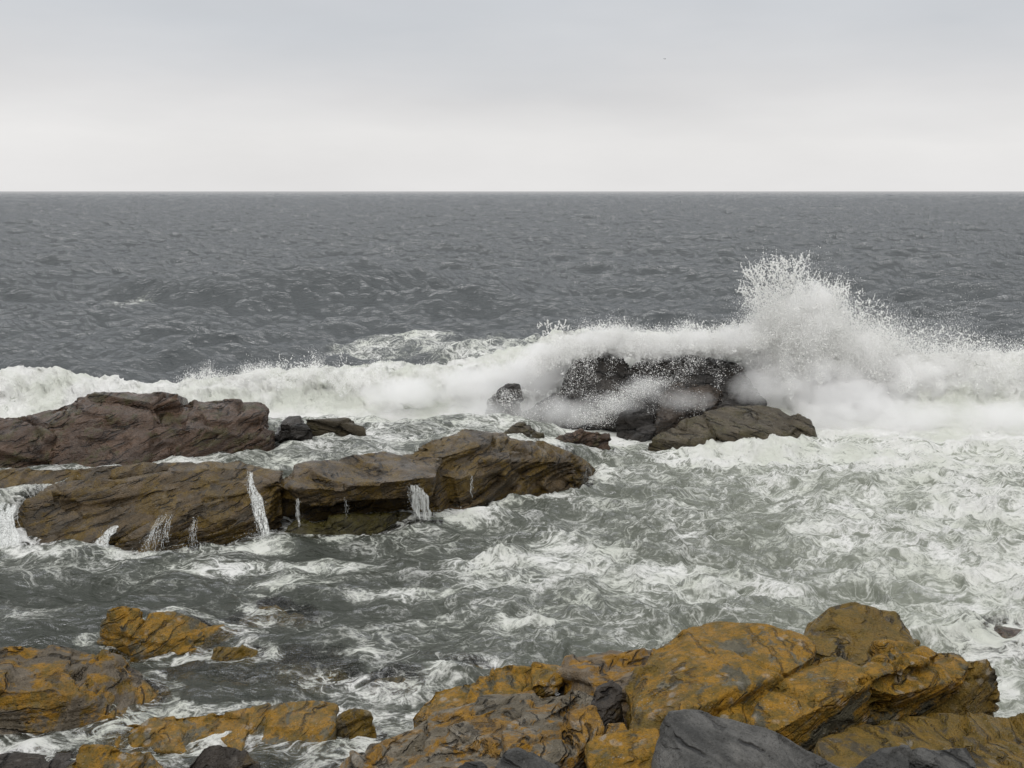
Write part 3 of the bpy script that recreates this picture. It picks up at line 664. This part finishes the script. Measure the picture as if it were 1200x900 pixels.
def strands(n, centre, spread, length, size, drift=(0, 0, 1)):
    """beaded ligaments of water: short wandering strings of drops"""
    k = 26
    st = centre(n)
    dr = rng.normal(size=(n, 3)) * spread + np.array(drift); dr /= np.linalg.norm(dr, axis=1)[:, None]
    ac = rng.normal(size=(n, 3)) * .9
    ln = length * np.clip(np.exp(rng.normal(0, .5, n)), 0, 1.5)
    s = np.linspace(0, 1, k)[None, :, None]
    C = st[:, None] + dr[:, None] * s * ln[:, None, None] + ac[:, None] * (s * ln[:, None, None]) ** 2 * .8
    C += rng.normal(size=C.shape) * .006
    S = size * .58 * np.exp(rng.normal(0, .35, (n, k))) * (.5 + np.abs(np.sin(s[..., 0] * 9 + rng.random((n, 1)) * 6)))
    return C.reshape(-1, 3), S.ravel()
def XW(px, Y): return (np.asarray(px) - 600) / F * Y / math.cos(0.0)
def spray_obj(name, label, parts):
    V, Fc = merge([drops_mesh(*p) for p in parts])
    o = mesh_np(name, V, Fc, spray_m, smooth=False)
    return tag(o, label, 'spray', None, 'stuff')
def U(a, b, n): return rng.uniform(a, b, n)
def G(m, s, n): return rng.normal(m, s, n)
# x metres at the distance of the wave: 1 px is Y/F
YB = 29.3
k = YB / F
def base(px0, px1, n, z=.9, sy=.5):
    return np.stack([(U(px0, px1, n) - 600) * k, G(YB, sy, n), np.full(n, z) + G(0, .1, n)], -1)
# 1 the tall plume
parts = []
n = 900; b = base(905, 985, n, .9); parts.append(jets(b, n, G(R(-2), R(11), n), G(0, R(8), n), np.abs(G(2.0, .42, n)), 110, .12, .013))
n = 700; b = base(890, 1040, n, .8); parts.append(jets(b, n, G(R(2), R(16), n), G(0, R(10), n), np.abs(G(1.5, .35, n)), 90, .14, .013))
n = 300; b = base(915, 960, n, 1.0); parts.append(jets(b, n, U(R(-34), R(2), n), G(0, R(8), n), np.abs(G(2.5, .45, n)), 60, .10, .011, -1))
n = 240; b = base(960, 1010, n, .9); parts.append(jets(b, n, U(R(8), R(46), n), G(0, R(8), n), np.abs(G(1.75, .42, n)), 45, .13, .010, 1))
def c1(n):
    a = np.where(rng.random(n) < .62, U(R(-33), R(6), n), U(R(6), R(30), n)); r = U(1.9, 3.25, n) - .5 * (a > R(4)) - .35 * (a < R(-28))
    return np.stack([(935 - 600) * k + np.sin(a) * r, G(YB, .3, n), .95 + np.cos(a) * r], -1)
parts.append(strands(800, c1, .55, .26, .0125, (-.15, 0, .9)))
def c1b(n):
    a = U(R(8), R(52), n); r = U(1.2, 2.7, n)
    return np.stack([(965 - 600) * k + np.sin(a) * r, G(YB, .3, n), .85 + np.cos(a) * r], -1)
parts.append(strands(150, c1b, .6, .12, .010, (.3, 0, .6)))
spray_obj('spray', 'tallest plume of white spray shooting up beside the grey slab', parts)
# 2 right shoulder
parts = []
n = 1500; b = base(1000, 1330, n, .9, .5); parts.append(jets(b, n, G(R(6), R(16), n), G(0, R(10), n), np.abs(G(.62, .28, n)), 75, .13, .013))
n = 260; b = base(1000, 1130, n, 1.1, .4); parts.append(jets(b, n, G(R(14), R(18), n), G(0, R(8), n), np.abs(G(1.25, .4, n)) , 36, .14, .011))
def c2(n):
    px = U(1000, 1150, n); return np.stack([(px - 600) * k, G(YB, .3, n), 1.75 + U(0, 1, n) ** 1.6 * np.interp(px, [1000, 1150], [1.4, .4])], -1)
parts.append(strands(190, c2, .7, .10, .010, (.2, 0, .5)))
spray_obj('spray', 'ragged white spray along the wave right of the tall plume', parts)
# 3 veil over the black rocks
parts = []
n = 1700; px = U(610, 925, n)
b = np.stack([(px - 600) * k, G(29.2, .35, n), np.interp(px, [600, 640, 670, 715, 760, 800, 850, 885, 930], [.9, 1.35, 1.65, 1.92, 1.72, 1.86, 1.78, 1.98, 1.8]) + G(0, .08, n)], -1)
parts.append(jets(b, n, G(0, R(20), n), G(0, R(20), n), np.abs(G(.34, .15, n)), 60, .085, .012))
n = 100; b2 = b[rng.integers(0, len(b), n)]; parts.append(jets(b2, n, G(0, R(14), n), G(0, R(10), n), np.abs(G(.65, .15, n)), 26, .05, .011))
def c3(n):
    px = rng.choice([640, 655, 700, 728, 800, 822, 845, 865], n) + G(0, 7, n); return np.stack([(px - 600) * k, G(28.9, .2, n), 2.2 + U(0, .35, n)], -1)
parts.append(strands(120, c3, .5, .12, .011, (0, 0, 1)))
spray_obj('spray', 'white crest of spray breaking over the black rocks', parts)
# 4 drops falling in front of the black rocks
n = 42000; px = U(650, 895, n); zz = .35 + 1.75 * rng.random(n) ** .55
cl = fbm(px * .045, zz * 2.2, px * 0, 4, .6, 71) + (zz - 1.35) * .45
keep = cl > U(-.1, .75, n)
yb = 28.35 - .75 * (2.1 - zz) / 1.5
C = np.stack([(px - 600) * (yb - .1) / F, yb + G(-.1, .18, n), zz], -1)[keep]
S = .0047 * np.exp(G(0, .5, len(C)))
n = 16000; px2 = np.concatenate([G(590, 20, n // 3), U(610, 830, n - n // 3)]); zz2 = .2 + .95 * rng.random(n) ** .8
k2 = (fbm(px2 * .06, zz2 * 3, px2 * 0, 3, .6, 72) > U(-.4, .4, n))
C2 = np.stack([(px2 - 600) * 26.9 / F, G(26.9, .15, n), zz2], -1)[k2]
n = 7000; px3 = U(705, 800, n); s3 = rng.random(n); zz3 = 1.45 - 1.1 * s3 ** 1.2 + G(0, .08, n)
px3 = 790 - 95 * s3 ** .7 + G(0, 13, n)
C3 = np.stack([(px3 - 600) * 26.5 / F, G(26.6, .12, n), zz3], -1)
spray_obj('spray', 'white drops falling in front of the black rocks', [(C, S), (C2, .0045 * np.exp(G(0, .45, len(C2)))), (C3, .0048 * np.exp(G(0, .4, n)))])
# 5 left part of the surf
parts = []
n = 700; px = 640 - 440 * rng.random(n) ** 1.6; hh = np.interp(px, [200, 330, 350, 420, 560, 640], [.9, 1.15, 1.15, .95, 1.0, 1.3]) + .12 * np.sin(px * .09)
b = np.stack([(px - 600) * k, G(29.6, .45, n), hh + G(-.1, .08, n)], -1)
parts.append(jets(b, n, G(0, R(22), n), G(0, R(20), n), np.abs(G(.17, .10, n)), 40, .08, .011))
def c5(n):
    px = rng.choice([332, 345, 352, 400, 640, 650], n) + G(0, 6, n); z0 = np.where(px > 600, 1.75, 1.28); return np.stack([(px - 600) * k, G(29.3, .2, n), z0 + U(0, 1, n) ** 1.5 * np.where(px > 600, .55, .35)], -1)
parts.append(strands(36, c5, .6, .09, .008, (-.4, 0, .8)))
spray_obj('spray', 'low ragged spray on the surf behind the flat-topped brown rock', parts)

# mist hanging over the surf
def mist(label, ells, dens, vox=.10, amp=.26, seed=5, alb=1.0, hom=False):
    bm = bmesh.new()
    from mathutils import Matrix
    for (px, py, Y, rx, ry, rz) in ells:
        p = P(px, py, Y)
        bmesh.ops.create_icosphere(bm, subdivisions=3, radius=1, matrix=Matrix.Translation(p) @ Matrix.Diagonal((rx, ry, rz, 1)))
    me = bpy.data.meshes.new('tmp'); bm.to_mesh(me); bm.free()
    o = bpy.data.objects.new('tmp', me); col.objects.link(o)
    md = o.modifiers.new('r', 'REMESH'); md.mode = 'VOXEL'; md.voxel_size = vox
    sm = o.modifiers.new('s', 'SMOOTH'); sm.iterations = 3
    m2 = bpy.data.meshes.new_from_object(o.evaluated_get(bpy.context.evaluated_depsgraph_get()))
    bpy.data.objects.remove(o); bpy.data.meshes.remove(me)
    N = NT('spray_mist')
    vol = N.n('VolumePrincipled'); vol.inputs['Color'].default_value = (alb, alb, alb, 1); gpm = N.n('NewGeometry').outputs['Position']
    tot = None
    for (px, py, Y, rx, ry, rz) in ells:
        sb_ = N.n('VectorMath', operation='SUBTRACT'); N.put(sb_.inputs[0], gpm); sb_.inputs[1].default_value = P(px, py, Y)
        dv_ = N.n('VectorMath', operation='DIVIDE'); N.put(dv_.inputs[0], sb_.outputs[0]); dv_.inputs[1].default_value = (rx, ry, rz)
        ln_ = N.n('VectorMath', operation='LENGTH'); N.put(ln_.inputs[0], dv_.outputs[0])
        q_ = N.math('SUBTRACT', 1.0, ln_.outputs['Value'], clamp=True)
        tot = q_ if tot is None else N.math('MAXIMUM', tot, q_)
    nz = N.noise(gpm, 2.2, 4, .65, .3).outputs['Fac']
    N.put(vol.inputs['Density'], N.math('MULTIPLY', N.remap(N.math('ADD', tot, N.math('MULTIPLY', N.math('SUBTRACT', nz, .5), amp * 5)), .02, .75, 0, 1, 'LINEAR'), dens * 2.2))
    N.put(vol.inputs['Density'], N.math('MULTIPLY', N.math('MINIMUM', N.math('MULTIPLY', tot, 12.0), 1.0), N.math('MAXIMUM', vol.inputs['Density'].links[0].from_socket, 0.0)))
    vol.inputs['Anisotropy'].default_value = .2
    mm = N.out(vol=vol.outputs[0]); m2.materials.clear(); m2.materials.append(mm); m2.name = 'spray_mist'
    ob = bpy.data.objects.new('spray_mist', m2); col.objects.link(ob)
    return tag(ob, label, 'mist', None, 'stuff')
mist('dense white mist in the heart of the tall plume', [(947,402,29.1,1.0,.8,1.75),(955,370,29.1,.62,.6,1.0),(915,432,29.1,.8,.8,.8),(1005,432,29.0,1.1,.8,1.05),(950,455,28.7,1.9,1.0,1.1),(1060,448,28.8,1.2,.9,.8)], 5.0, .12, .34)
mist('low white mist over the surf right of the plume', [(1090,452,28.9,1.7,.9,.85),(1160,458,28.8,1.7,.9,.8),(1240,458,28.7,1.9,.9,.8),(1000,475,28.0,1.7,.9,.7)], 3.0, .12, .34)
mist('faint white mist drifting low over the foam at the right', [(1060,492,27.3,2.2,1.1,.55),(1180,494,27.1,2.2,1.1,.55),(975,492,27.2,1.3,.8,.45)], 1.1, .12, .34)
mist('thin white mist blowing over the black rocks', [(640,430,29.2,.9,.7,.75),(710,403,29.1,1.0,.7,.45),(770,408,29.1,1.0,.7,.40),(815,402,29.1,.9,.7,.40),(870,400,29.1,1.0,.7,.5),(905,425,28.9,.9,.7,.7)], 3.2, .10, .30)
mist('thin white mist in front of the surf left of the black rocks', [(570,452,28.8,1.5,.9,.65),(480,460,28.6,1.4,.8,.45),(620,447,28.7,1.1,.8,.7)], 1.4, .12, .34)
mist('faint white mist at the foot of the black rocks', [(655,482,26.6,1.5,.5,.45),(560,484,26.8,1.1,.5,.4),(755,456,26.6,.8,.3,.4),(722,474,26.5,.8,.3,.4),(800,470,26.6,.9,.3,.35),(885,455,27.1,.8,.4,.5)], .9, .08, .30)

# little waterfalls
N = NT('falling_water')
d_ = N.n('BsdfDiffuse'); d_.inputs['Color'].default_value = (.80, .82, .80, 1)
g_ = N.n('BsdfGlossy'); g_.inputs['Roughness'].default_value = .2
t_ = N.n('BsdfTransparent')
a_ = N.n('MixShader'); a_.inputs[0].default_value = .12; N.put(a_.inputs[1], d_.outputs[0]); N.put(a_.inputs[2], g_.outputs[0])
gp = N.n('NewGeometry').outputs['Position']
m_ = N.n('MixShader'); N.put(m_.inputs[0], N.remap(N.noise(N.mul(gp, (38, 38, 2.2)), 1, 4, .6).outputs['Fac'], .38, .66, .04, .66)); N.put(m_.inputs[1], t_.outputs[0]); N.put(m_.inputs[2], a_.outputs[0])
fall_m = N.out(m_.outputs[0])
from mathutils.bvhtree import BVHTree
_trees = []
for o_ in col.objects:
    if o_.type == 'MESH' and o_.name.split('.')[0] in ('rock', 'stone') and 15 < o_.location.y < 24:
        _trees.append((BVHTree.FromPolygons([v.co for v in o_.data.vertices], [p_.vertices for p_ in o_.data.polygons]), o_.location.copy()))
def hug(x, y, z):
    out = y.copy()
    for i in range(len(x)):
        for tr_, lo_ in _trees:
            h_ = tr_.ray_cast(Vector((x[i], y[i] - 1.2, z[i])) - lo_, Vector((0, 1, 0)), 1.25)
            if h_[0] is not None: out[i] = min(out[i], h_[0].y + lo_.y - .03)
    out = np.minimum.accumulate(out)
    return np.convolve(np.pad(out, 1, 'edge'), [.25, .5, .25], 'valid')
def waterfall(label, top, bot, w0, w1, n, rad=.012, drops=300, sag=.35, group='small waterfalls spilling off the brown shelf', sheets=3):
    """a fall of water hugging the rock: a few narrow rounded tongues, loose strings and drops"""
    a = np.array(P(*top)); b = np.array(P(*bot)); K = 22
    Vs, Ts, off = [], [], 0
    def tube(x, y, z, rw, rt):
        nonlocal off
        ang = np.arange(8) * np.pi / 4
        ring = np.stack([x[:, None] + np.cos(ang) * rw[:, None], y[:, None] + np.sin(ang) * rt[:, None], np.repeat(z[:, None], 8, 1)], -1)
        q = np.arange(K - 1)[:, None] * 8 + np.arange(8)[None]; q2 = np.arange(K - 1)[:, None] * 8 + (np.arange(8)[None] + 1) % 8
        Q = np.stack([q, q2, q2 + 8, q + 8], -1).reshape(-1, 4)
        Vs.append(ring.reshape(-1, 3)); Ts.append(np.concatenate([Q[:, [0, 1, 2]], Q[:, [0, 2, 3]]]) + off); off += K * 8
    s = np.linspace(0, 1, K)
    for i in range(sheets + n // 4):
        sheet = i < sheets
        u = (i - (sheets - 1) / 2) / max(1, sheets) * 1.3 if sheet else rng.uniform(-1, 1)
        s0 = rng.random() * .08 if sheet else rng.random() ** 2 * .5; s1 = rng.uniform(.93, 1.03) if sheet else rng.uniform(.6, 1.03)
        ss = s0 + (s1 - s0) * s; w = w0 + (w1 - w0) * ss
        x = a[0] + (b[0] - a[0]) * ss + u * w + .02 * np.sin(ss * 7 + i * 2) + .008 * np.sin(ss * 23 + i)
        y = a[1] + (b[1] - a[1]) * ss ** (sag * 1.6); z = a[2] + (b[2] - a[2]) * ss ** 1.5
        y = hug(x, y, z) - (.0 if sheet else rng.uniform(0, .03))
        taper = np.sin(np.pi * (s * .86 + .07)) ** .5 * (1 + .25 * np.sin(s * 11 + i * 1.7) + .12 * np.sin(s * 29 + i))
        if sheet: tube(x, y, z, w / sheets * rng.uniform(.8, 1.2) * taper, .022 * taper)
        else: tube(x, y, z, rad * .30 * rng.uniform(.5, 1.5) * taper, rad * .3 * taper)
    ns = max(1, sheets); V = np.concatenate(Vs); Vm, Tm = merge([(v_, t_ - t_.min()) for v_, t_ in zip(Vs[:ns], Ts[:ns])]); Vr, Tr = merge([(v_, t_ - t_.min()) for v_, t_ in zip(Vs[ns:], Ts[ns:])])
    ii = rng.integers(0, len(V), drops); C = V[ii] + G(0, .03, (drops, 3)) - np.array([0, .03, 0])
    m = int(drops * 1.2); foot = b + np.stack([G(0, w1 * 1.2, m), G(-.05, .08, m), np.abs(G(0, .06, m))], -1)
    C = np.concatenate([C, foot]); dv = drops_mesh(C, .0042 * np.exp(G(0, .4, len(C))))
    V, T = merge([(Vr, Tr), dv])
    o = mesh_np('waterfall', Vm, Tm, fall_m)
    mesh_np('drops', V, T, fall_m, parent=o)['kind'] = 'stuff'
    return tag(o, label, 'waterfall', group)
waterfall('widest white little waterfall pouring between the broad shelf rock and the middle block', (296,550,19.6), (313,630,18.35), .05, .14, 60, .012, 500)
waterfall('white little waterfall running down right of the dark overhanging middle block', (491,550,20.15), (500,606,19.35), .13, .20, 50, .009, 350)
waterfall('broad veil of falling water at the left edge of the shelf', (12,585,18.9), (8,650,17.6), .30, .38, 90, .009, 700, sheets=5)
waterfall('short slanting spill low on the left part of the broad shelf rock', (140,612,18.2), (112,652,17.45), .06, .13, 40, .007, 220, sheets=1)
waterfall('fan of thin splashing strands below the diagonal crack of the broad shelf rock', (200,600,18.3), (180,652,17.45), .08, .24, 130, .007, 500, sheets=0)
waterfall('faint thin trickle just right of the fan of splashing strands', (232,606,18.25), (228,645,17.6), .04, .10, 40, .006, 150, sheets=0)
waterfall('thin vertical trickle at the left end of the dark middle block', (354,574,19.2), (354,614,18.9), .025, .03, 20, .008, 40, sheets=1)
waterfall('faint trickle in the middle of the dark middle block', (409,574,19.35), (410,608,19.0), .015, .02, 16, .008, 30, sheets=0)
waterfall('single threadlike trickle on the layered right end of the shelf', (554,543,21.2), (554,580,20.6), .010, .012, 8, .008, 20, sheets=1)
waterfall('tiny foaming spill over the low ochre stone at the foreground outcrop', (508,786,13.1), (540,800,12.75), .12, .2, 50, .007, 300, group='')

# a far-off gull
def gull():
    p = Vector(P(779, 69, 260.)); bm = bmesh.new()
    prof = [(-.28, .01), (-.20, .045), (-.05, .075), (.10, .065), (.20, .04), (.26, .045), (.31, .02), (.36, .004)]
    rings = []
    for (s, r) in prof:
        rings.append([bm.verts.new((s, math.cos(a * math.pi / 4) * r, math.sin(a * math.pi / 4) * r)) for a in range(8)])
    for r0, r1 in zip(rings, rings[1:]):
        for a in range(8): bm.faces.new((r0[a], r0[(a + 1) % 8], r1[(a + 1) % 8], r1[a]))
    bm.faces.new(rings[0][::-1]); bm.faces.new(rings[-1])
    me = bpy.data.meshes.new('gull'); bm.to_mesh(me); bm.free()
    N = NT('gull_grey'); pr = N.n('BsdfPrincipled'); pr.inputs['Base Color'].default_value = (.45, .46, .48, 1); pr.inputs['Roughness'].default_value = .8; gmt = N.out(pr.outputs[0])
    me.materials.append(gmt); b = bpy.data.objects.new('gull', me); col.objects.link(b); b.location = p; b.rotation_euler = (0, 0, R(35))
    tag(b, 'tiny pale gull flying far out in the grey sky', 'bird')
    for sgn in (-1, 1):
        bm = bmesh.new(); pts = [(0, .06, .10, .03), (.28, .10, .09, .0), (.62, .02, .02, -.08)]
        rows = []
        for (d, z, hw, sh) in pts:
            rows.append([bm.verts.new((sh + hw, sgn * d, z)), bm.verts.new((sh, sgn * d, z + .015)), bm.verts.new((sh - hw, sgn * d, z)), bm.verts.new((sh, sgn * d, z - .01))])
        for r0, r1 in zip(rows, rows[1:]):
            for a in range(4): bm.faces.new((r0[a], r0[(a + 1) % 4], r1[(a + 1) % 4], r1[a]))
        bm.faces.new(rows[0]); bm.faces.new(rows[-1])
        bmesh.ops.recalc_face_normals(bm, faces=bm.faces[:])
        mw = bpy.data.meshes.new('wing'); bm.to_mesh(mw); bm.free(); mw.materials.append(gmt)
        ow = bpy.data.objects.new('wing', mw); col.objects.link(ow); ow.parent = b
gull()


# ------------------------------------------------------------------ sky and light
w = bpy.data.worlds.new('World'); scene.world = w; w.use_nodes = True
t = w.node_tree; t.nodes.clear()
def wn(k): return t.nodes.new('ShaderNode' + k)
EL, AZ = 48, 200
sky = wn('TexSky'); sky.sky_type = 'NISHITA'; sky.sun_disc = False; sky.sun_elevation = R(EL); sky.sun_rotation = R(AZ)
sky.air_density = 1.0; sky.dust_density = 4
tc = wn('TexCoord'); sp = wn('SeparateXYZ'); t.links.new(tc.outputs['Generated'], sp.inputs[0])
ns = wn('TexNoise'); ns.inputs['Scale'].default_value = 1.6; ns.inputs['Detail'].default_value = 5; ns.inputs['Roughness'].default_value = .5
mp = wn('Mapping'); mp.inputs['Scale'].default_value = (1, 1, 5); t.links.new(tc.outputs['Generated'], mp.inputs[0]); t.links.new(mp.outputs[0], ns.inputs['Vector'])
ad = wn('Math'); ad.operation = 'MULTIPLY_ADD'; t.links.new(ns.outputs['Fac'], ad.inputs[0]); ad.inputs[1].default_value = .16
sb = wn('Math'); sb.operation = 'SUBTRACT'; t.links.new(sp.outputs['Z'], sb.inputs[0]); sb.inputs[1].default_value = .08
t.links.new(sb.outputs[0], ad.inputs[2])
cr = wn('ValToRGB'); t.links.new(ad.outputs[0], cr.inputs[0])
e = cr.color_ramp.elements
e[0].position = 0.0; e[0].color = (.84, .83, .825, 1); e[1].position = 1.0; e[1].color = (1.9, 1.9, 1.9, 1)
for p_, c_ in ((.05, (.85, .84, .832, 1)), (.10, (.735, .73, .735, 1)), (.17, (.62, .64, .67, 1)), (.27, (.58, .59, .62, 1)), (.6, (.98, .99, 1.0, 1))):
    k = cr.color_ramp.elements.new(p_); k.color = c_
mx = wn('Mix'); mx.data_type = 'RGBA'; mx.inputs[0].default_value = .95
sc_ = wn('VectorMath'); sc_.operation = 'SCALE'; t.links.new(cr.outputs[0], sc_.inputs[0])
n2_ = wn('TexNoise'); n2_.inputs['Scale'].default_value = 2.3; n2_.inputs['Detail'].default_value = 6; n2_.inputs['Roughness'].default_value = .55
mp2 = wn('Mapping'); mp2.inputs['Scale'].default_value = (1, 1, 3.5); t.links.new(tc.outputs['Generated'], mp2.inputs[0]); t.links.new(mp2.outputs[0], n2_.inputs['Vector'])
mr_ = wn('MapRange'); t.links.new(n2_.outputs['Fac'], mr_.inputs[0]); mr_.inputs[1].default_value = .3; mr_.inputs[2].default_value = .7; mr_.inputs[3].default_value = 9.3; mr_.inputs[4].default_value = 10.5
t.links.new(mr_.outputs[0], sc_.inputs[3])
t.links.new(sky.outputs[0], mx.inputs[6]); t.links.new(sc_.outputs[0], mx.inputs[7])
bg = wn('Background'); bg.inputs['Strength'].default_value = .1; t.links.new(mx.outputs[2], bg.inputs[0])
wo = wn('OutputWorld'); t.links.new(bg.outputs[0], wo.inputs[0])
sd = bpy.data.lights.new('sun', 'SUN'); sd.energy = .8; sd.angle = R(25); sd.color = (1, .96, .9)
so = bpy.data.objects.new('sun', sd); col.objects.link(so); so.rotation_euler = (R(90 - EL), 0, R(180 - AZ))

scene.view_settings.view_transform = 'Standard'; scene.view_settings.look = 'None'
scene.view_settings.exposure = 0; scene.view_settings.gamma = 1
scene.cycles.use_denoising = True
scene.cycles.max_bounces = 12; scene.cycles.diffuse_bounces = 3; scene.cycles.volume_bounces = 8; scene.cycles.volume_step_rate = 2.0; scene.cycles.transparent_max_bounces = 12
scene.render.film_transparent = False
